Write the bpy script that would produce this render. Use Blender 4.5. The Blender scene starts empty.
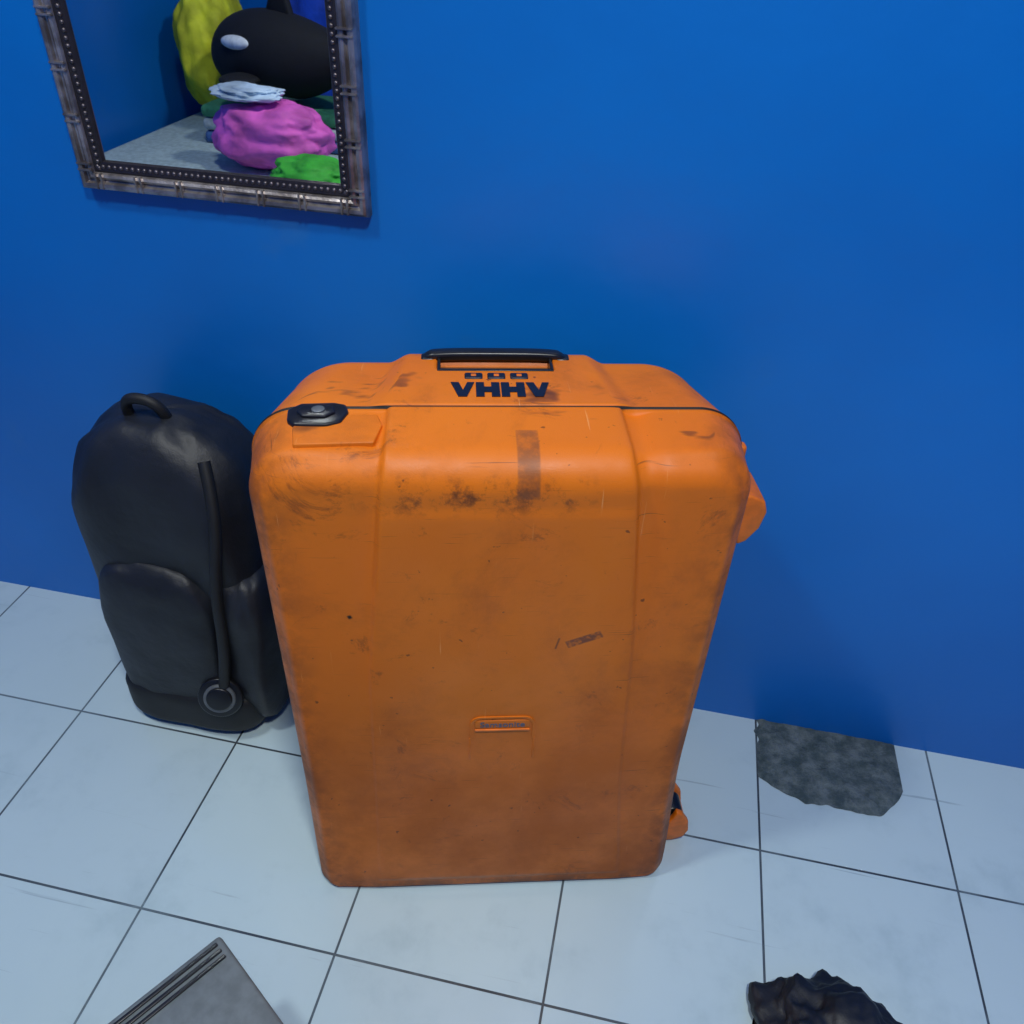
import bpy, bmesh, math, random
import numpy as np
from mathutils import Matrix, Vector, noise
from mathutils.bvhtree import BVHTree
random.seed(4)
sc=bpy.context.scene
try:
    sc.view_settings.view_transform='Standard'; sc.view_settings.look='None'
except Exception: pass

# ---------------------------------------------------------------- helpers
def link(o,parent=None):
    sc.collection.objects.link(o)
    if parent: o.parent=parent
    return o
def mesh_obj(name,verts,faces,mats=(),parent=None,smooth=False):
    me=bpy.data.meshes.new(name); me.from_pydata([tuple(v) for v in verts],[],[tuple(f) for f in faces]); me.update()
    for m in mats: me.materials.append(m)
    if smooth: me.polygons.foreach_set('use_smooth',[True]*len(me.polygons))
    return link(bpy.data.objects.new(name,me),parent)
def bm_obj(name,bm,mats=(),parent=None,smooth=False):
    me=bpy.data.meshes.new(name); bm.to_mesh(me); bm.free()
    for m in mats: me.materials.append(m)
    if smooth: me.polygons.foreach_set('use_smooth',[True]*len(me.polygons))
    return link(bpy.data.objects.new(name,me),parent)
def box(name,lo,hi,mat,parent=None,bev=0.0,seg=3,smooth=True):
    bm=bmesh.new(); bmesh.ops.create_cube(bm,size=1)
    lo=Vector(lo);hi=Vector(hi);c=(lo+hi)/2;s=hi-lo
    for v in bm.verts: v.co=Vector((v.co.x*s.x+c.x,v.co.y*s.y+c.y,v.co.z*s.z+c.z))
    if bev>0: bmesh.ops.bevel(bm,geom=bm.edges[:],offset=bev,segments=seg,affect='EDGES',profile=.5)
    return bm_obj(name,bm,[mat],parent,smooth and bev>0)
def extrude_poly(name,pts,axis_lo,axis_hi,mat,parent=None,bev=0.0,plane='XZ'):
    bm=bmesh.new()
    def P(a,b,d): return (a,d,b) if plane=='XZ' else (a,b,d)
    v0=[bm.verts.new(P(a,b,axis_lo)) for a,b in pts]; v1=[bm.verts.new(P(a,b,axis_hi)) for a,b in pts]
    bm.faces.new(v0); bm.faces.new(v1[::-1]); n=len(pts)
    for i in range(n): bm.faces.new((v0[i],v1[i],v1[(i+1)%n],v0[(i+1)%n]))
    bmesh.ops.recalc_face_normals(bm,faces=bm.faces[:])
    if bev>0: bmesh.ops.bevel(bm,geom=bm.edges[:],offset=bev,segments=3,affect='EDGES',profile=.5)
    return bm_obj(name,bm,[mat],parent,bev>0)
def cyl(name,c,axis,r,h,mat,parent=None,bev=.0,seg=48):
    bm=bmesh.new(); bmesh.ops.create_cone(bm,cap_ends=True,segments=seg,radius1=r,radius2=r,depth=h)
    if bev>0:
        es=[e for e in bm.edges if abs(e.verts[0].co.z-e.verts[1].co.z)<1e-6]
        bmesh.ops.bevel(bm,geom=es,offset=bev,segments=3,affect='EDGES',profile=.5)
    q=Vector((0,0,1)).rotation_difference(Vector(axis).normalized()).to_matrix().to_4x4()
    bmesh.ops.transform(bm,matrix=Matrix.Translation(c)@q,verts=bm.verts[:])
    return bm_obj(name,bm,[mat],parent,bev>0)
def tube(name,pts,r,mat,parent=None,flat=1.0,res=6):
    cu=bpy.data.curves.new(name,'CURVE'); cu.dimensions='3D'; cu.bevel_depth=r; cu.bevel_resolution=res; cu.use_fill_caps=True; cu.resolution_u=8
    sp=cu.splines.new('NURBS'); sp.points.add(len(pts)-1)
    for i,p in enumerate(pts): sp.points[i].co=(p[0],p[1],p[2],1)
    sp.use_endpoint_u=True; sp.order_u=3
    cu.materials.append(mat)
    return link(bpy.data.objects.new(name,cu),parent)
def empty(name,loc=(0,0,0),rz=0):
    e=bpy.data.objects.new(name,None); e.empty_display_size=.1; e.location=loc; e.rotation_euler=(0,0,rz)
    return link(e)
def sstep(a,b,x):
    t=np.clip((x-a)/(b-a),0,1); return t*t*(3-2*t)

# ---------------------------------------------------------------- materials
class NT:
    def __init__(s,name):
        s.m=bpy.data.materials.new(name); s.m.use_nodes=True; s.t=s.m.node_tree; s.b=s.t.nodes['Principled BSDF']
        s.co=s.t.nodes.new('ShaderNodeTexCoord')
    def n(s,t,**k):
        x=s.t.nodes.new(t)
        for a,v in k.items(): setattr(x,a,v)
        return x
    def l(s,a,b): s.t.links.new(a,b)
    def math(s,op,a,b=None,c=None):
        x=s.n('ShaderNodeMath',operation=op)
        for i,v in enumerate((a,b,c)):
            if v is None: continue
            if isinstance(v,(int,float)): x.inputs[i].default_value=v
            else: s.l(v,x.inputs[i])
        return x.outputs[0]
    def noise(s,scale,detail=4,rough=.5,vec=None,dist=0):
        x=s.n('ShaderNodeTexNoise'); x.inputs['Scale'].default_value=scale; x.inputs['Detail'].default_value=detail
        x.inputs['Roughness'].default_value=rough; x.inputs['Distortion'].default_value=dist
        s.l(vec if vec is not None else s.co.outputs['Object'],x.inputs['Vector']); return x.outputs['Fac']
    def ramp(s,fac,a,b,lo=0.,hi=1.):
        x=s.n('ShaderNodeMapRange'); x.clamp=True; x.interpolation_type='SMOOTHSTEP'
        s.l(fac,x.inputs[0]); x.inputs[1].default_value=a;x.inputs[2].default_value=b;x.inputs[3].default_value=lo;x.inputs[4].default_value=hi
        return x.outputs[0]
    def mix(s,fac,a,b,blend='MIX'):
        x=s.n('ShaderNodeMix',data_type='RGBA',blend_type=blend)
        if isinstance(fac,(int,float)): x.inputs[0].default_value=fac
        else: s.l(fac,x.inputs[0])
        for i,v in ((6,a),(7,b)):
            if isinstance(v,tuple): x.inputs[i].default_value=(*v[:3],1)
            else: s.l(v,x.inputs[i])
        return x.outputs[2]
    def col(s,c):
        if isinstance(c,tuple): s.b.inputs['Base Color'].default_value=(*c[:3],1)
        else: s.l(c,s.b.inputs['Base Color'])
    def bump(s,h,strength=.2,dist=.002,prev=None):
        x=s.n('ShaderNodeBump'); x.inputs['Strength'].default_value=strength; x.inputs['Distance'].default_value=dist
        s.l(h,x.inputs['Height'])
        if prev is not None: s.l(prev,x.inputs['Normal'])
        s.l(x.outputs[0],s.b.inputs['Normal']); return x.outputs[0]
def simple(name,c,rough=.5,metal=0,nscale=60,var=.15,bump=.1,bd=.001):
    k=NT(name); f=k.noise(nscale,4)
    k.col(k.mix(k.ramp(f,.3,.7),tuple(x*(1-var) for x in c),tuple(min(1,x*(1+var)) for x in c)))
    k.b.inputs['Roughness'].default_value=rough; k.b.inputs['Metallic'].default_value=metal
    if bump: k.bump(f,bump,bd)
    return k.m
def srgb(r,g,b):
    f=lambda x:(x/255/12.92 if x/255<=.04045 else ((x/255+.055)/1.055)**2.4)
    return (f(r),f(g),f(b))

M_black=simple('black_plastic',(.008,.008,.010),.32)
M_blackmatte=simple('black_rubber',(.006,.006,.007),.6)
M_grey=simple('grey_plastic',(.10,.11,.12),.4)
M_sticker=simple('sticker_vinyl',(.006,.008,.02),.4)
M_badge_ink=simple('badge_ink',(.10,.10,.14),.4)

def wall_mat(name,base,dark):
    k=NT(name); a=k.noise(1.6,3,.5); b=k.noise(22,3,.5); c=k.noise(5,6,.6)
    col=k.mix(k.ramp(a,.3,.75),dark,base)
    scuff=k.ramp(c,.62,.74,0,.18)
    col=k.mix(scuff,col,(.07,.20,.38))
    k.col(col); k.b.inputs['Roughness'].default_value=.36
    n1=k.bump(a,.35,.02); n2=k.bump(b,.35,.003,n1)
    return k.m
M_wall=wall_mat('wall_blue_paint',srgb(4,116,204),srgb(4,104,188))
k=NT('ceiling_paint'); k.col(k.mix(k.noise(8),(.72,.74,.76),(.8,.82,.84))); k.b.inputs['Roughness'].default_value=.8; M_ceil=k.m

# floor tiles
T=.295; OX,OY=-.31,.4812
k=NT('floor_tiles'); br=k.n('ShaderNodeTexBrick',offset=0.0,squash=1.0)
mp=k.n('ShaderNodeMapping'); mp.inputs['Location'].default_value=(-OX+10*T,-OY+10*T,0); k.l(k.co.outputs['Object'],mp.inputs['Vector']); k.l(mp.outputs[0],br.inputs['Vector'])
br.inputs['Scale'].default_value=1; br.inputs['Brick Width'].default_value=T; br.inputs['Row Height'].default_value=T
br.inputs['Mortar Size'].default_value=.0019; br.inputs['Mortar Smooth'].default_value=.25
br.inputs['Color1'].default_value=(.53,.67,.71,1); br.inputs['Color2'].default_value=(.50,.63,.68,1); br.inputs['Mortar'].default_value=(.05,.06,.07,1)
n1=k.noise(7,6,.65); n2=k.noise(2.2,4)
c=k.mix(k.ramp(n1,.48,.78,0,.5),br.outputs['Color'],(.32,.44,.49)); c=k.mix(k.ramp(n2,.4,.7,0,.3),c,(.42,.56,.62))
for rot_,lo_,hi_ in ((.9,.66,.74),(2.3,.67,.75)):
    m_=k.n('ShaderNodeMapping'); m_.inputs['Rotation'].default_value=(0,0,rot_); m_.inputs['Scale'].default_value=(3,70,1); k.l(k.co.outputs['Object'],m_.inputs['Vector'])
    c=k.mix(k.ramp(k.noise(1,4,.6,vec=m_.outputs[0],dist=.4),lo_,hi_,0,.45),c,(.18,.25,.30))
k.col(c); k.l(k.ramp(n1,.3,.8,.08,.30),k.b.inputs['Roughness'])
nb=k.bump(k.math('MULTIPLY',br.outputs['Fac'],-1.0),.6,.002); k.bump(k.noise(9,2),.18,.006,nb)
M_floor=k.m

k=NT('concrete'); a=k.noise(30,8,.7); b=k.noise(120,4,.7)
k.col(k.mix(k.ramp(a,.35,.68),(.05,.08,.09),(.17,.21,.22))); k.b.inputs['Roughness'].default_value=.9
k.bump(b,.7,.003,k.bump(a,.8,.008)); M_conc=k.m

# suitcase plastic (worn)
k=NT('orange_shell_plastic'); O=k.co.outputs['Object']
sep=k.n('ShaderNodeSeparateXYZ'); k.l(O,sep.inputs[0]); X,Y,Z=sep.outputs
def rect_mask(cx,cz,hx,hz,ang=0,soft=.0012,wob=.0):
    ca,sa=math.cos(ang),math.sin(ang)
    dx=k.math('SUBTRACT',X,cx); dz=k.math('SUBTRACT',Z,cz)
    u=k.math('ADD',k.math('MULTIPLY',dx,ca),k.math('MULTIPLY',dz,sa))
    v=k.math('SUBTRACT',k.math('MULTIPLY',dz,ca),k.math('MULTIPLY',dx,sa))
    mu=k.ramp(k.math('ABSOLUTE',u),hx-soft,hx+soft,1,0); mv=k.ramp(k.math('ABSOLUTE',v),hz-soft,hz+soft,1,0)
    return k.math('MULTIPLY',mu,mv)
front=k.ramp(Y,.050,.053,1,0)
base=k.mix(k.ramp(k.noise(3.5,3),.3,.7),srgb(236,124,14),srgb(228,114,12))
stain=k.ramp(k.noise(6,8,.72,dist=.3),.46,.76,0,.6)
base=k.mix(stain,base,srgb(168,82,16))
grime_shade=k.math('MULTIPLY',k.ramp(Z,.62,.02,.12,1),k.ramp(k.noise(4.5,6,.65),.28,.60,.2,.68))  # patchy grime, with the shade low on the case painted into it
base=k.mix(grime_shade,base,srgb(134,64,16))
smu=k.ramp(k.noise(13,7,.8,dist=.8),.57,.71,0,.6); base=k.mix(smu,base,srgb(104,50,20))
edge=k.math('MULTIPLY',k.ramp(k.math('ABSOLUTE',X),.195,.262,0,.65),k.ramp(k.noise(18,6,.7),.38,.64,0,1)); base=k.mix(edge,base,srgb(84,44,26))
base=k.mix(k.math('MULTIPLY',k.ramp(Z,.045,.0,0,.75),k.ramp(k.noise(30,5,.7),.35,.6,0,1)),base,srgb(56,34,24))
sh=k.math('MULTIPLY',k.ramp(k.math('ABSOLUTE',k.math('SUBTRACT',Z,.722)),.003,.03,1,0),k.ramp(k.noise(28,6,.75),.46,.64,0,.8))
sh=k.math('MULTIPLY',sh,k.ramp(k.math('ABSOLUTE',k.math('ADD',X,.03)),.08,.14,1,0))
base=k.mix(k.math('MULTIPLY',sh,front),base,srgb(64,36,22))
def scratch(rot,sc_,lo,hi,amt,colr,base):
    m=k.n('ShaderNodeMapping'); m.inputs['Rotation'].default_value=(0,rot,0); m.inputs['Scale'].default_value=sc_; k.l(O,m.inputs['Vector'])
    f=k.noise(1,3,.6,vec=m.outputs[0])
    return k.mix(k.ramp(f,lo,hi,0,amt),base,colr)
base=scratch(.5,(10,10,420),.66,.74,.6,srgb(60,36,26),base)
base=scratch(-.35,(300,9,9),.69,.76,.5,srgb(250,180,110),base)
base=scratch(.05,(9,9,500),.67,.74,.6,srgb(80,44,28),base)
base=scratch(1.2,(12,12,380),.68,.75,.55,srgb(80,44,28),base)
spk=k.ramp(k.noise(95,2,.5),.73,.78,0,.7); base=k.mix(spk,base,srgb(60,32,20))
tm=k.math('MULTIPLY',rect_mask(.0215,.766,.0110,.047),front)
tm=k.math('MULTIPLY',tm,k.ramp(k.noise(70,4,.6),.3,.6,.3,.75))
base=k.mix(tm,base,srgb(128,74,40))
s2=k.math('MULTIPLY',rect_mask(.094,.521,.021,.0055,.42),k.ramp(k.noise(160,3,.6),.35,.55,.3,.9))
base=k.mix(k.math('MULTIPLY',s2,front),base,srgb(110,60,40))
s3=k.math('MULTIPLY',rect_mask(.064,.515,.0008,.009,-.2),front); base=k.mix(s3,base,srgb(90,50,34))
s4=k.math('MULTIPLY',rect_mask(-.165,.556,.0022,.0025,.4),front); base=k.mix(s4,base,srgb(20,14,14))
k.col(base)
k.l(k.ramp(k.noise(9,5,.6),.3,.7,.38,.60),k.b.inputs['Roughness'])
k.b.inputs['Specular IOR Level'].default_value=.35
fine=k.noise(900,2,.5); 
k.bump(fine,.35,.0006,k.bump(k.noise(14,3),.12,.004))
M_or=k.m
M_or2=simple('orange_plastic',srgb(230,114,14),.45)
M_brown=simple('handle_recess_plastic',srgb(118,76,36),.5)

# ---------------------------------------------------------------- room
YW=1.037; XL,XR,YF,H=-2.15,1.75,-2.1,2.6
def slab(name,lo,hi,mat): return box(name,lo,hi,mat)
slab('floor',(XL,YF,-.1),(XR,YW,0),M_floor)
slab('ceiling',(XL,YF,H),(XR,YW,H+.1),M_ceil)
slab('wall_back',(XL-.1,YW,-.1),(XR+.1,YW+.1,H+.1),M_wall)
slab('wall_left',(XL-.1,YF,-.1),(XL,YW,H+.1),M_wall)
slab('wall_right',(XR,YF,-.1),(XR+.1,YW,H+.1),M_wall)
slab('wall_front',(XL-.1,YF-.1,-.1),(XR+.1,YF,H+.1),M_wall)

def concrete():
    nx,ny=90,50; vs=[];fs=[]
    for j in range(ny+1):
        for i in range(nx+1):
            u=i/nx;v=j/ny
            x=.281+u*.24
            yl=.914-.034*min(u*3.2,1)-.010*noise.noise(Vector((u*3,0,3)))-.004*noise.noise(Vector((u*14,1,3)))+.06*max(0,(u-.75)/.25)**2
            x+=(1-min(1,u*6))*.010*noise.noise(Vector((0,v*7,8)))
            y=yl+(YW-.0005-yl)*v
            e=min(1,min(u,1-u)*30,v*9)
            z=.0005+e*(.001+.0035*(noise.fractal(Vector((x*30,y*30,0)),1,2,4)+.6))
            vs.append((x,y,max(z,.0006)))
    for j in range(ny):
        for i in range(nx):
            a=j*(nx+1)+i; fs.append((a,a+1,a+nx+2,a+nx+1))
    mesh_obj('concrete_patch',vs,fs,[M_conc],smooth=True)
concrete()

# ---------------------------------------------------------------- suitcase
RZ=.2621
case=empty('suitcase',(-.1211,.6351,0.0),RZ)
NP=960
def outline(hw,zt,zb,rt,rb,n=NP):
    import math as m
    P=[]
    def arc(cx,cz,r,a0,a1,k):
        for i in range(k):
            a=a0+(a1-a0)*i/k; P.append((cx+r*m.cos(a),cz+r*m.sin(a)))
    def line(a,b,k):
        for i in range(k):
            t=i/k; P.append((a[0]+(b[0]-a[0])*t,a[1]+(b[1]-a[1])*t))
    ka=60
    nb=n-4*ka-2*200; h=nb//2
    line((-hw+rb,zb),(hw-rb,zb),h); arc(hw-rb,zb+rb,rb,-m.pi/2,0,ka); line((hw,zb+rb),(hw,zt-rt),200)
    arc(hw-rt,zt-rt,rt,0,m.pi/2,ka); line((hw-rt,zt),(-hw+rt,zt),nb-h); arc(-hw+rt,zt-rt,rt,m.pi/2,m.pi,ka)
    line((-hw,zt-rt),(-hw,zb+rb),200); arc(-hw+rb,zb+rb,rb,m.pi,1.5*m.pi,ka)
    return np.array(P)
rings=[]
def ring(hw,zt,zb,rt,rb,y,mat=0,scale=1.0):
    o=outline(hw,zt,zb,rt,rb); cz=(zt+zb)/2
    p=np.zeros((len(o),3)); p[:,0]=o[:,0]*scale; p[:,2]=(o[:,1]-cz)*scale+cz; p[:,1]=y
    rings.append((p,mat))
HW0,ZT0,ZB0=.2535,.756,.002
ix,it,ib=.020,.034,.006; ry=.036
SY=-.004   # seam shift
hwf,ztf,zbf=HW0-ix,ZT0-it,ZB0+ib
for s in np.linspace(.01,1,140,endpoint=False): ring(hwf,ztf,zbf,.030,.012,0,0,s)
for a in np.linspace(0,math.pi/2,16,endpoint=False):
    kx=1-math.sin(a); ring(HW0-ix*kx,ZT0-it*kx,ZB0+ib*kx,.030+.018*math.sin(a),.012+.006*math.sin(a),ry*(1-math.cos(a)))
for t in np.linspace(0,1,22,endpoint=False):
    ring(HW0+.0085*t,ZT0+.004*t,ZB0-.002*t,.048+.008*t,.018+.014*t,ry+(.096+SY-ry)*t)
ring(.2625,.7605,0,.056,.034,.0965+SY); ring(.2632,.7613,-.0,.056,.034,.0985+SY,1)
ring(.2605,.7585,.002,.055,.033,.0990+SY,1); ring(.2605,.7585,.002,.055,.033,.1032+SY,1)
ring(.2632,.7613,0,.056,.034,.1037+SY); ring(.2625,.7605,0,.056,.034,.105+SY)
for t in np.linspace(0.02,1,54,endpoint=False):
    ring(.262-.012*t,.760-.008*t,.0+.004*t,.056+.022*t,.034+.010*t,.105+SY+(.205-.105-SY)*t)
for a in np.linspace(0,math.pi/2,14):
    kx=1-math.cos(a); ring(.250-.035*kx,.752-.030*kx,.004+.03*kx,.078,.044,.205+.035*math.sin(a))
for s in np.linspace(1,.01,36)[1:]: ring(.215,.722,.034,.078,.044,.240,0,s)
V=np.concatenate([r[0] for r in rings]); nr=len(rings); N=NP
G=V.reshape(nr,N,3)
du=np.roll(G,-1,1)-np.roll(G,1,1); dv=np.gradient(G,axis=0)
nrm=np.cross(dv,du); nrm/=np.linalg.norm(nrm,axis=2,keepdims=True)+1e-12
if nrm[0,0,1]>0: nrm=-nrm
x,y,z=G[...,0].copy(),G[...,1].copy(),G[...,2].copy()
zt=np.array([0,.072,.514,.726,.80]);
xr=np.interp(z,zt,[.178,.176,.151,.130,.118]); xl=-np.interp(z,[0,.053,.455,.715,.80],[.168,.163,.150,.124,.112])
w=.0028
m=sstep(xl-w,xl+w,x)*(1-sstep(xr-w,xr+w,x))
onfront=(y<.0975+SY)
topn=sstep(.2,.6,nrm[...,2]); frontn=sstep(.2,.6,-nrm[...,1])
botfade=sstep(.022,.034,z)
amp=np.where(onfront,(frontn*botfade*(.0028+.0030*sstep(.35,.72,z))+topn*.0055).clip(0,.0060),0)
d=m*amp
val=np.exp(-((x-xr-.014)/.014)**2)*.0055*sstep(.40,.72,z)+np.exp(-((x-xl+.010)/.010)**2)*.0014*sstep(.2,.7,z)
d-=np.where(onfront,val*np.clip(frontn+topn,0,1),0)
fl=np.clip((np.abs(x)-np.abs(np.where(x>0,xr,xl)))/.1,0,1)
d-=np.where(onfront,fl*.005*frontn,0)
d+=np.where(onfront,m*frontn*.0014*(1-sstep(.694,.710,z))*sstep(.55,.70,z),0)
foot=np.where(onfront,1-sstep(0,.28,z),0)*(1-sstep(.05,.092,y))
G[...,0]+=foot*(.0050*np.sign(x)*np.clip(np.abs(x)/.2,0,1)+.0045)
G[...,1]-=foot*.0085
yb=np.clip((y-.103)/.1,0,1)
wc=.118-.018*yb
mb=(1-sstep(wc,wc+.026,np.abs(x)))*(y>.1032+SY)*topn
d+=mb*(.005+.005*yb)
rx=(1-sstep(.062,.066,np.abs(x+.004)))*sstep(.178,.181,y)*(1-sstep(.204,.207,y))*topn
d-=rx*.014
G=G+nrm*d[...,None]
V=G.reshape(-1,3)
faces=[];mi=[]
for i in range(nr-1):
    for j in range(N):
        a=i*N+j;b=i*N+(j+1)%N
        faces.append((a,b,b+N,a+N)); mi.append(rings[i][1])
faces.append(tuple(range(N))[::-1]);mi.append(0); faces.append(tuple((nr-1)*N+j for j in range(N)));mi.append(0)
me=bpy.data.meshes.new('shell'); me.from_pydata(V.tolist(),[],faces); me.materials.append(M_or); me.materials.append(M_blackmatte)
me.polygons.foreach_set('material_index',mi); me.polygons.foreach_set('use_smooth',[True]*len(faces)); me.update()
bm=bmesh.new(); bm.from_mesh(me); bmesh.ops.recalc_face_normals(bm,faces=bm.faces[:]); bm.to_mesh(me)
bvh=BVHTree.FromBMesh(bm); bm.free()
link(bpy.data.objects.new('shell',me),case)
def topz(x,y):
    h=bvh.ray_cast(Vector((x,y,1.2)),Vector((0,0,-1)))[0]; return h.z
def fy(x,z):
    h=bvh.ray_cast(Vector((x,-1,z)),Vector((0,1,0)))[0]; return h.y

def bar():
    vs=[];fs=[];n=40;mseg=16
    for i in range(n+1):
        t=i/n; s=min(t,1-t)*2; x=-.090+.172*t
        e=min(1,(s/.16))**.6 if s<.16 else 1
        zc=.761+.004*(1-(2*t-1)**4); hy=.0030+.0050*e; hz=.0015+.0042*e
        for j in range(mseg):
            a=2*math.pi*j/mseg; ca,sa=math.cos(a),math.sin(a)
            vs.append((x,.2115+hy*math.copysign(abs(ca)**.6,ca),zc-(.004*(1-e))+hz*math.copysign(abs(sa)**.6,sa)))
    for i in range(n):
        for j in range(mseg):
            a=i*mseg+j;b=i*mseg+(j+1)%mseg; fs.append((a,b,b+mseg,a+mseg))
    fs.append(tuple(range(mseg)));fs.append(tuple(n*mseg+j for j in range(mseg))[::-1])
    mesh_obj('handle_bar',vs,fs,[M_black],case,True)
bar()
z0=topz(-.004,.192)
box('handle_recess_floor',(-.066,.181,z0-.001),(.058,.206,z0+.003),M_brown,case,.0008)
zz=topz(0,.174)
for nm,lo,hi in (('recess_rim_front',(-.068,.1745,0),(.060,.1790,0)),('recess_rim_left',(-.0690,.1745,0),(-.0655,.207,0)),('recess_rim_right',(.0575,.1745,0),(.0610,.207,0))):
    box(nm,(lo[0],lo[1],zz-.012),(hi[0],hi[1],zz+.0010),M_black,case,.0009)
for sx_ in (-.080,.074): box('handle_mount',(sx_-.008,.202,.748),(sx_+.008,.218,.7635),M_black,case,.003)

for i,xx in enumerate((-.029,-.004,.021)):
    zz=topz(xx,.160)
    box('lock_button_%d'%(i+1),(xx-.0100,.155,zz-.003),(xx+.0100,.1680,zz+.0018),M_sticker,case,.0020)
    box('lock_button_window_%d'%(i+1),(xx-.0028,.1590,zz+.001),(xx+.0028,.1640,zz+.0022),M_or2,case,.0003)

L={'V':[[(0,1),(.34,1),(.52,.45),(.70,1),(1,1),(.68,0),(.32,0)]],
   'H':[[(0,0),(0,1),(.35,1),(.35,0)],[(.65,0),(.65,1),(1,1),(1,0)],[(.35,.32),(.35,.68),(.65,.68),(.65,.32)]]}
x0=-.054; lw=.0254; gap=.0016; yA,yB=.114,.146
bm=bmesh.new()
for ch in 'VHHV':
    for poly in L[ch]:
        vt=[];vb=[]
        for a,b in poly:
            px=x0+a*lw; py=yA+b*(yB-yA); pz=topz(px,py)
            vt.append(bm.verts.new((px,py,pz+.0011))); vb.append(bm.verts.new((px,py,pz-.001)))
        bm.faces.new(vt)
        for i in range(len(vt)): bm.faces.new((vt[i],vb[i],vb[(i+1)%len(vt)],vt[(i+1)%len(vt)]))
    x0+=lw+gap
bmesh.ops.triangulate(bm,faces=bm.faces[:]); bmesh.ops.recalc_face_normals(bm,faces=bm.faces[:])
bm_obj('sticker_letters',bm,[M_sticker],case)

zl=topz(-.19,.1)
def sh_(p,dx,dy): return [(a+dx,b+dy) for a,b in p]
extrude_poly('latch_body',sh_([(-.220,.082),(-.212,.073),(-.180,.072),(-.166,.079),(-.160,.098),(-.164,.112),(-.176,.116),(-.210,.114),(-.222,.102)],.003,-.010),zl-.020,zl+.002,M_black,case,.003,plane='XY')
extrude_poly('latch_lever',sh_([(-.212,.094),(-.205,.084),(-.182,.083),(-.173,.092),(-.175,.102),(-.186,.107),(-.205,.106)],.003,-.010),zl+.001,zl+.005,M_black,case,.0018,plane='XY')
cyl('latch_keyhole',(-.187,.085,zl+.0052),(0,0,1),.0068,.002,M_grey,case,.0008)
zc=topz(-.165,.065)
extrude_poly('clasp_plate',[(-.205,.030),(-.128,.034),(-.122,.066),(-.128,.086),(-.205,.086),(-.210,.060)],zc-.010,zc+.0020,M_or,case,.0016,plane='XY')

def wheel(prefix,zc,up,y0,hh,xo):
    s=hh/.05
    pr=[(.250,.055),(xo-.022,.052),(xo-.005,.040),(xo,.018),(xo-.004,-.016),(xo-.016,-.044),(xo-.026,-.052),(xo-.030,-.030),(xo-.036,-.014),(.250,-.012)]
    pts=[(a,zc+b*up*s) for a,b in pr]
    if up<0: pts=pts[::-1]
    extrude_poly(prefix+'_housing_front',pts,y0,y0+.010,M_or2,case,.003)
    extrude_poly(prefix+'_housing_rear',pts,y0+.052,y0+.062,M_or2,case,.003)
    extrude_poly(prefix+'_housing_cap',[(.250,zc+up*.055*s),(xo-.022,zc+up*.052*s),(xo-.005,zc+up*.040*s),(xo,zc+up*.018*s),(xo-.010,zc+up*.018*s),(xo-.025,zc+up*.034*s),(.250,zc+up*.036*s)],y0+.006,y0+.056,M_or2,case,.002)
    cyl(prefix+'_roller',(xo-.026,y0+.031,zc-.012*up*s),(0,1,0),.017,.034,M_black,case,.004)
    cyl(prefix+'_axle',(xo-.026,y0+.031,zc-.012*up*s),(0,1,0),.004,.0615,M_grey,case,.001)
wheel('wheel_upper',.622,1,.080,.034,.305); wheel('wheel_lower',.042,-1,.052,.036,.309)
box('hinge_nub',(.258,.104,.690),(.274,.118,.708),M_or2,case,.004)

def badge():
    cx,zb_,zt_,hw=.006,.345,.388,.040
    o=[]; r=.014
    o.append((cx-hw,zb_))
    for i in range(9):
        a=math.pi-(math.pi/2)*i/8; o.append((cx-hw+r+r*math.cos(a),zt_-r+r*math.sin(a)))
    for i in range(9):
        a=math.pi/2-(math.pi/2)*i/8; o.append((cx+hw-r+r*math.cos(a),zt_-r+r*math.sin(a)))
    o.append((cx+hw,zb_))
    yf=fy(cx,.36)
    bm=bmesh.new(); w_=.0028; inn=[]
    c=(cx,.350)
    for a,b in o:
        da,db=c[0]-a,(c[1]-b); inn.append((a+math.copysign(min(abs(da),w_),da),b-(w_ if b>zb_+.01 else 0)))
    n=len(o); A=[bm.verts.new((a,yf-.0016,b)) for a,b in o]; B=[bm.verts.new((a,yf-.0016,b)) for a,b in inn]
    A2=[bm.verts.new((a,yf+.002,b)) for a,b in o]; B2=[bm.verts.new((a,yf+.002,b)) for a,b in inn]
    for i in range(n-1):
        bm.faces.new((A[i],A[i+1],B[i+1],B[i])); bm.faces.new((A[i],A2[i],A2[i+1],A[i+1])); bm.faces.new((B[i],B[i+1],B2[i+1],B2[i]))
    for i in (0,n-1): bm.faces.new((A[i],B[i],B2[i],A2[i]))
    bmesh.ops.recalc_face_normals(bm,faces=bm.faces[:])
    bm_obj('badge_rim',bm,[M_or],case)
    box('badge_plate',(cx-.034,yf-.0014,.366),(cx+.034,yf+.002,.381),M_or,case,.0012)
    for s in (-1,1): box('badge_rib',(cx+s*hw-.0012,yf-.0010,.305),(cx+s*hw+.0012,yf+.002,.347),M_or,case,.0006)
    box('badge_lip',(cx-.034,yf-.0028,.362),(cx+.034,yf+.001,.3655),M_or2,case,.001)
    cu=bpy.data.curves.new('badge_lettering','FONT'); cu.body='Samsonite'; cu.size=.0135; cu.align_x='CENTER'; cu.align_y='CENTER'; cu.extrude=.0003; cu.offset=.0001
    cu.materials.append(M_badge_ink)
    t=bpy.data.objects.new('badge_lettering',cu); t.rotation_euler=(math.pi/2,0,0); t.location=(cx,yf-.0017,.3735); link(t,case)
badge()

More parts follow.
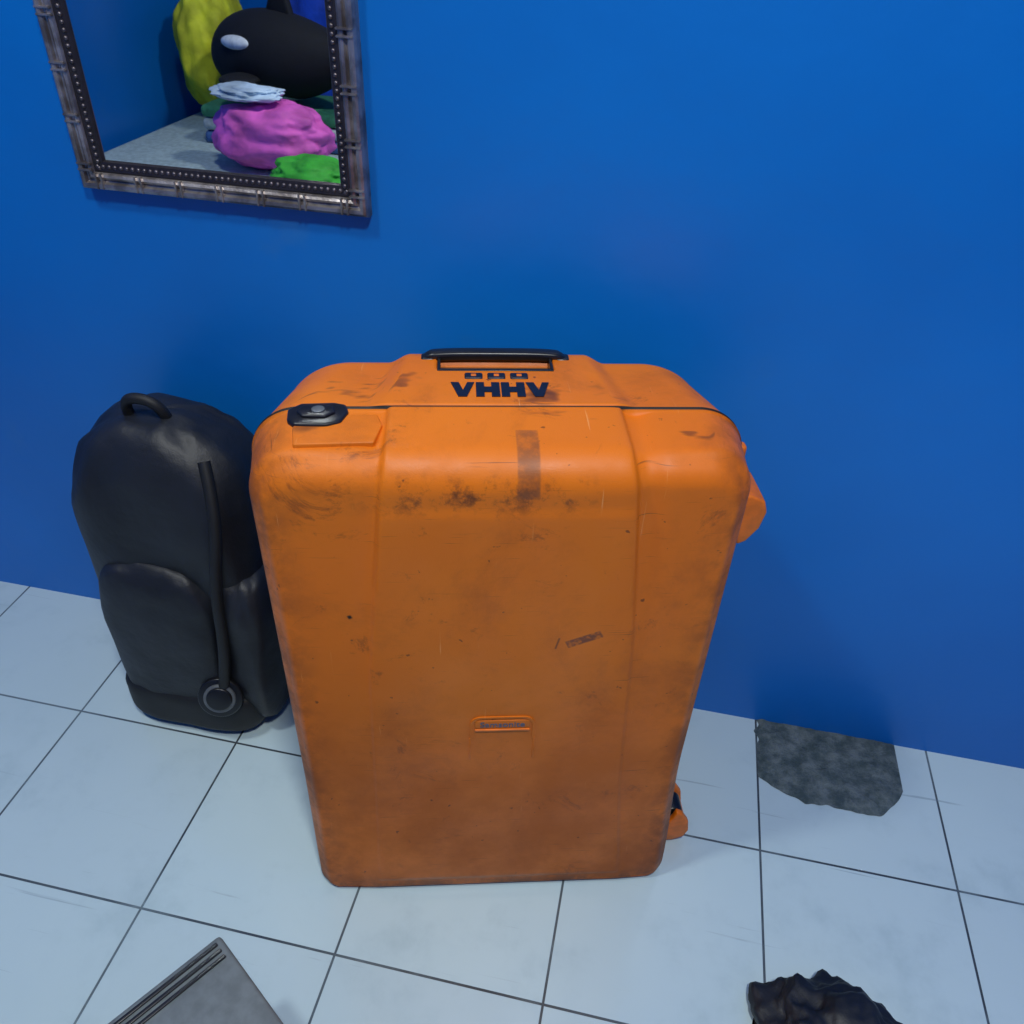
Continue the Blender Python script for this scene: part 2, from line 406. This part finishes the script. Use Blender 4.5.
# ---------------------------------------------------------------- mirror
mir=empty('wall_mirror',(0,0,0))
mx0,mx1,mz0,mz1=-.80,-.391,.841,1.62
k=NT('frame_bronze_silver'); f=k.noise(40,4); st=k.noise(300,2)
k.col(k.mix(k.ramp(f,.35,.65),(.20,.17,.16),(.46,.41,.39))); k.b.inputs['Metallic'].default_value=.8; k.b.inputs['Roughness'].default_value=.35; k.bump(st,.3,.001); M_frame=k.m
M_frdark=simple('frame_dark',(.03,.025,.03),.35,.4)
k=NT('mirror_glass'); k.col((.86,.9,.92)); k.b.inputs['Metallic'].default_value=1; k.b.inputs['Roughness'].default_value=.012; M_mir=k.m
def frame(name,prof,mat):
    vs=[];fs=[];n=len(prof)
    for cx,cz,sx_,sz_ in ((mx0,mz0,1,1),(mx1,mz0,-1,1),(mx1,mz1,-1,-1),(mx0,mz1,1,-1)):
        for ins,pr in prof: vs.append((cx+sx_*ins,YW-pr,cz+sz_*ins))
    for c in range(4):
        for i in range(n-1):
            a=c*n+i;b=((c+1)%4)*n+i; fs.append((a,b,b+1,a+1))
    return mesh_obj(name,vs,fs,[mat],mir)
frame('frame_moulding',[(0,0),(0,.012),(.002,.017),(.005,.019),(.009,.018),(.011,.014),(.013,.013),(.015,.016),(.018,.018),(.021,.016),(.023,.012),(.023,0)],M_frame)
frame('frame_inner_band',[(.022,0),(.022,.012),(.025,.013),(.036,.010),(.038,.006),(.038,0)],M_frdark)
bm=bmesh.new()
def bead(x,z,r,y):
    b=bmesh.ops.create_uvsphere(bm,u_segments=8,v_segments=6,radius=r)
    for v in b['verts']: v.co=Vector((v.co.x+x,v.co.y+y,v.co.z+z))
step=.0085
n=int((mx1-mx0-.056)/step)
for i in range(n+1):
    x_=mx0+.028+i*(mx1-mx0-.056)/n
    for z_ in (mz0+.030,mz1-.030): bead(x_,z_,.0030,YW-.011)
n=int((mz1-mz0-.056)/step)
for i in range(n+1):
    z_=mz0+.028+i*(mz1-mz0-.056)/n
    for x_ in (mx0+.030,mx1-.030): bead(x_,z_,.0030,YW-.011)
M_bead=simple('frame_bead_metal',(.14,.12,.13),.35,.8)
bm_obj('frame_beads',bm,[M_bead],mir,True)
bm=bmesh.new()
def wrap(x,z,hor):
    b=bmesh.ops.create_cube(bm,size=1)
    for v in b['verts']:
        v.co=Vector((v.co.x*(.003 if hor else .021)+x,v.co.y*.006+YW-.017,v.co.z*(.021 if hor else .003)+z))
for i in range(0,7):
    x_=mx0+.03+i*(mx1-mx0-.06)/6
    for dx in (-.004,.004):
        wrap(x_+dx,mz0+.0125,True);wrap(x_+dx,mz1-.0125,True)
for i in range(0,13):
    z_=mz0+.03+i*(mz1-mz0-.06)/12
    for dx in (-.004,.004):
        wrap(mx0+.0125,z_+dx,False);wrap(mx1-.0125,z_+dx,False)
bmesh.ops.bevel(bm,geom=bm.edges[:],offset=.0008,segments=2,affect='EDGES')
bm_obj('frame_bands',bm,[M_frame],mir)
mesh_obj('mirror_pane',[(mx0+.034,YW-.006,mz0+.034),(mx1-.034,YW-.006,mz0+.034),(mx1-.034,YW-.006,mz1-.034),(mx0+.034,YW-.006,mz1-.034)],[(0,1,2,3)],[M_mir],mir)

# ---------------------------------------------------------------- black backpack
def lump(name,c,r,e,mat,parent=None,nz=.0,ns=6,seed=0,u=64,v=40,flat=None,rot=0,octv=3):
    vs=[];fs=[]
    sp=lambda a,p: math.copysign(abs(a)**p,a)
    for j in range(v+1):
        ph=-math.pi/2+math.pi*j/v
        for i in range(u):
            th=2*math.pi*i/u
            p=Vector((sp(math.cos(ph),e[1])*sp(math.cos(th),e[0]),sp(math.cos(ph),e[1])*sp(math.sin(th),e[0]),sp(math.sin(ph),e[1])))
            q=1+nz*noise.fractal(p*ns*.3+Vector((seed,seed*2,0)),1,2.2,octv)
            P=Vector((p.x*r[0]*q,p.y*r[1]*q,p.z*r[2]*(1+(q-1)*.8)))
            cr_,sr_=math.cos(rot),math.sin(rot)
            P=Vector((P.x*cr_-P.y*sr_,P.x*sr_+P.y*cr_,P.z))+Vector(c)
            if flat is not None: P.z=max(P.z,flat)
            vs.append(P)
    for j in range(v):
        for i in range(u):
            a=j*u+i;b=j*u+(i+1)%u; fs.append((a,b,b+u,a+u))
    return mesh_obj(name,vs,fs,[mat],parent,True)
k=NT('black_nylon'); f=k.noise(500,2); g=k.noise(9,4)
k.col(k.mix(k.ramp(g,.3,.7),(.004,.005,.008),(.012,.014,.020))); k.b.inputs['Roughness'].default_value=.5; k.bump(f,.3,.001,k.bump(g,.4,.02)); M_nylon=k.m
bp=empty('black_backpack',(0,0,0))
lump('pack_body',(-.695,.915,.285),(.145,.105,.285),(.55,.60),M_nylon,bp,.06,5,1,flat=.001)
lump('pack_front_pocket',(-.705,.835,.190),(.100,.055,.165),(.55,.5),M_nylon,bp,.05,5,2,flat=.001)
lump('pack_side_pocket',(-.575,.870,.180),(.048,.075,.160),(.7,.6),M_nylon,bp,.06,5,4,flat=.001)
lump('pack_base',(-.690,.880,.055),(.130,.105,.055),(.5,.5),M_blackmatte,bp,.02,5,3,flat=.0)
tube('pack_strap',[(-.60,.86,.53),(-.575,.825,.46),(-.590,.80,.34),(-.590,.79,.22),(-.605,.785,.14)],.009,M_blackmatte,bp)
tube('pack_piping',[(-.60,.90,.52),(-.565,.90,.46),(-.560,.905,.30),(-.57,.91,.12),(-.60,.91,.02)],.006,M_black,bp)
tube('pack_top_loop',[(-.73,.90,.565),(-.73,.89,.60),(-.67,.89,.60),(-.67,.90,.565)],.008,M_blackmatte,bp)
cyl('pack_emblem',(-.613,.780,.115),(.30,-1,.35),.036,.012,M_black,bp,.003)
cyl('pack_emblem_ring',(-.612,.776,.117),(.30,-1,.35),.026,.012,M_grey,bp,.003)
cyl('pack_emblem_disc',(-.611,.773,.119),(.30,-1,.35),.021,.012,M_black,bp,.003)

# ---------------------------------------------------------------- grey drawer box, bottom left
g=empty('storage_box',(-.337,.354,0),math.atan2(-.068,.106))
M_gbox=simple('pale_grey_plastic',(.14,.165,.175),.45)
box('box_body',(-.068,-.30,0),(.17,-.006,.185),M_gbox,g,.006)
box('box_lid',(-.073,-.305,.185),(.175,0,.200),M_gbox,g,.005)
for i in range(3): box('box_rib_%d'%i,(-.066+.009*i,-.28,.1995),(-.0615+.009*i,-.008,.2025),M_black,g,.001)

lump('black_cloth',(.360,.492,.012),(.100,.094,.050),(1,.9),M_nylon,None,.32,6,5,u=120,v=70,flat=.0006,octv=3)

# ---------------------------------------------------------------- bed with things seen in the mirror
bed=empty('bed',(0,0,0))
M_sheet=simple('bed_sheet',(.40,.50,.50),.8,bump=.3)
M_wood=simple('bed_wood',(.12,.07,.04),.5)
box('bed_mattress',(-2.1,-1.95,.17),(-.95,-.15,.36),M_sheet,bed,.04,5)
box('bed_frame',(-2.13,-2.0,.06),(-.93,-.12,.18),M_wood,bed,.01)
for a in (-2.09,-.99):
    for b in (-1.9,-.18): box('bed_leg',(a-.03,b-.03,0),(a+.03,b+.03,.07),M_wood,bed,.004)
def cloth(name,c,colr,r,seed,e=(1,1),nz=.3,flat=.3605,ns=5): return lump(name,c,r,e,simple(name+'_fabric',colr,.7,nscale=9,var=.35,bump=.6,bd=.02),None,nz,ns,seed,u=90,v=56,flat=flat)
cloth('pink_bag',(-1.40,-.75,.465),srgb(222,96,186),(.20,.11,.105),11,(.8,.8),.22)
cloth('green_cloth',(-1.17,-.52,.41),srgb(60,170,50),(.15,.09,.06),12)
cloth('white_cloth',(-1.47,-.74,.60),srgb(190,208,222),(.13,.07,.025),13,(1,1),.35,.568)
cloth('yellow_blanket',(-1.955,-1.46,.60),srgb(205,205,40),(.115,.18,.25),14,(.8,.8),.2)
cloth('blue_blanket',(-1.545,-1.68,.64),srgb(16,70,190),(.20,.15,.32),15,(.7,.7),.2)
fb=empty('folded_blankets',(0,0,0))
for i,cc in enumerate([(.06,.14,.35),(.45,.5,.5),(.05,.25,.12)]):
    box('blanket_fold_%d'%(i+1),(-1.80,-1.32,.361+.045*i),(-1.22,-.98,.404+.045*i),simple('blanket_fabric_%d'%i,cc,.85,bump=.4),fb,.018,4)
orca=empty('plush_orca',(-1.51,-1.14,.650),.30); orca.scale=(1.22,1.1,1.18)
M_ob=simple('orca_black_plush',(.006,.006,.008),.8,bump=.4); M_ow=simple('orca_white_plush',(.75,.78,.8),.85,bump=.4)
def spindle(name,pts,mat,parent,n=28):
    vs=[];fs=[]
    for (x_,z_,ry_,rz_) in pts:
        for i in range(n):
            a=2*math.pi*i/n; vs.append((x_,ry_*math.cos(a),z_+rz_*math.sin(a)))
    for k_ in range(len(pts)-1):
        for i in range(n):
            a=k_*n+i;b=k_*n+(i+1)%n; fs.append((a,b,b+n,a+n))
    fs.append(tuple(range(n)));fs.append(tuple((len(pts)-1)*n+i for i in range(n)))
    o=mesh_obj(name,vs,fs,[mat],parent,True); o.modifiers.new('s','SUBSURF').render_levels=2; return o
spindle('orca_body',[(-.27,-.02,.005,.005),(-.26,-.02,.05,.05),(-.21,-.01,.10,.10),(-.12,0,.13,.125),(0,0,.135,.13),(.12,.0,.105,.105),(.22,.015,.06,.06),(.29,.03,.03,.022),(.30,.03,.005,.005)],M_ob,orca)
spindle('orca_belly',[(-.262,-.05,.003,.003),(-.25,-.055,.03,.03),(-.18,-.055,.080,.064),(-.08,-.055,.100,.074),(.04,-.055,.100,.072),(.12,-.04,.06,.055),(.16,-.03,.005,.005)],M_ow,orca)
extrude_poly('orca_dorsal_fin',[(-.05,.11),(-.01,.20),(.03,.235),(.035,.17),(.06,.09)],-.014,.014,M_ob,orca,.010)
for s in (-1,1):
    lump('orca_flipper',(-.06,s*.150,-.055),(.06,.07,.018),(1,1),M_ob,orca)
    lump('orca_eye_patch',(-.085,s*.118,.040),(.055,.024,.020),(1,1),M_ow,orca)
    lump('orca_fluke',(.325,s*.055,.03),(.045,.07,.014),(1,1),M_ob,orca)

# ---------------------------------------------------------------- camera
f,h,pitch,yaw,roll=823.1,1.1959,.6543,-.1786,.0443
cy,sy=math.cos(yaw),math.sin(yaw);cp,sp_=math.cos(pitch),math.sin(pitch)
fwv=Vector((sy*cp,cy*cp,-sp_));r0=Vector((cy,-sy,0));u0=r0.cross(fwv)
cr,sr=math.cos(roll),math.sin(roll);Rv=cr*r0+sr*u0;Uv=-sr*r0+cr*u0
cd=bpy.data.cameras.new('camera'); cam=bpy.data.objects.new('camera',cd); sc.collection.objects.link(cam)
M=Matrix((( Rv.x,Uv.x,-fwv.x,0),(Rv.y,Uv.y,-fwv.y,0),(Rv.z,Uv.z,-fwv.z,h),(0,0,0,1)))
cam.matrix_world=M; cd.lens=f/1024*36; cd.sensor_width=36; cd.clip_start=.02; sc.camera=cam

# ---------------------------------------------------------------- lights
def area(name,loc,size,power,colr,target=None):
    l=bpy.data.lights.new(name,'AREA'); l.shape='DISK'; l.size=size; l.energy=power; l.color=colr
    o=bpy.data.objects.new(name,l); o.location=loc; sc.collection.objects.link(o)
    if target: o.rotation_euler=(Vector(target)-Vector(loc)).to_track_quat('-Z','Y').to_euler()
    return o
area('ceiling_lamp',(.25,-.25,2.55),.25,34,(.98,1.0,.97))
area('ceiling_lamp',(-.95,.15,2.50),.20,15,(.96,1.0,.98))
w=bpy.data.worlds.new('world'); sc.world=w; w.use_nodes=True
w.node_tree.nodes['Background'].inputs[0].default_value=(.6,.75,1,1); w.node_tree.nodes['Background'].inputs[1].default_value=.3
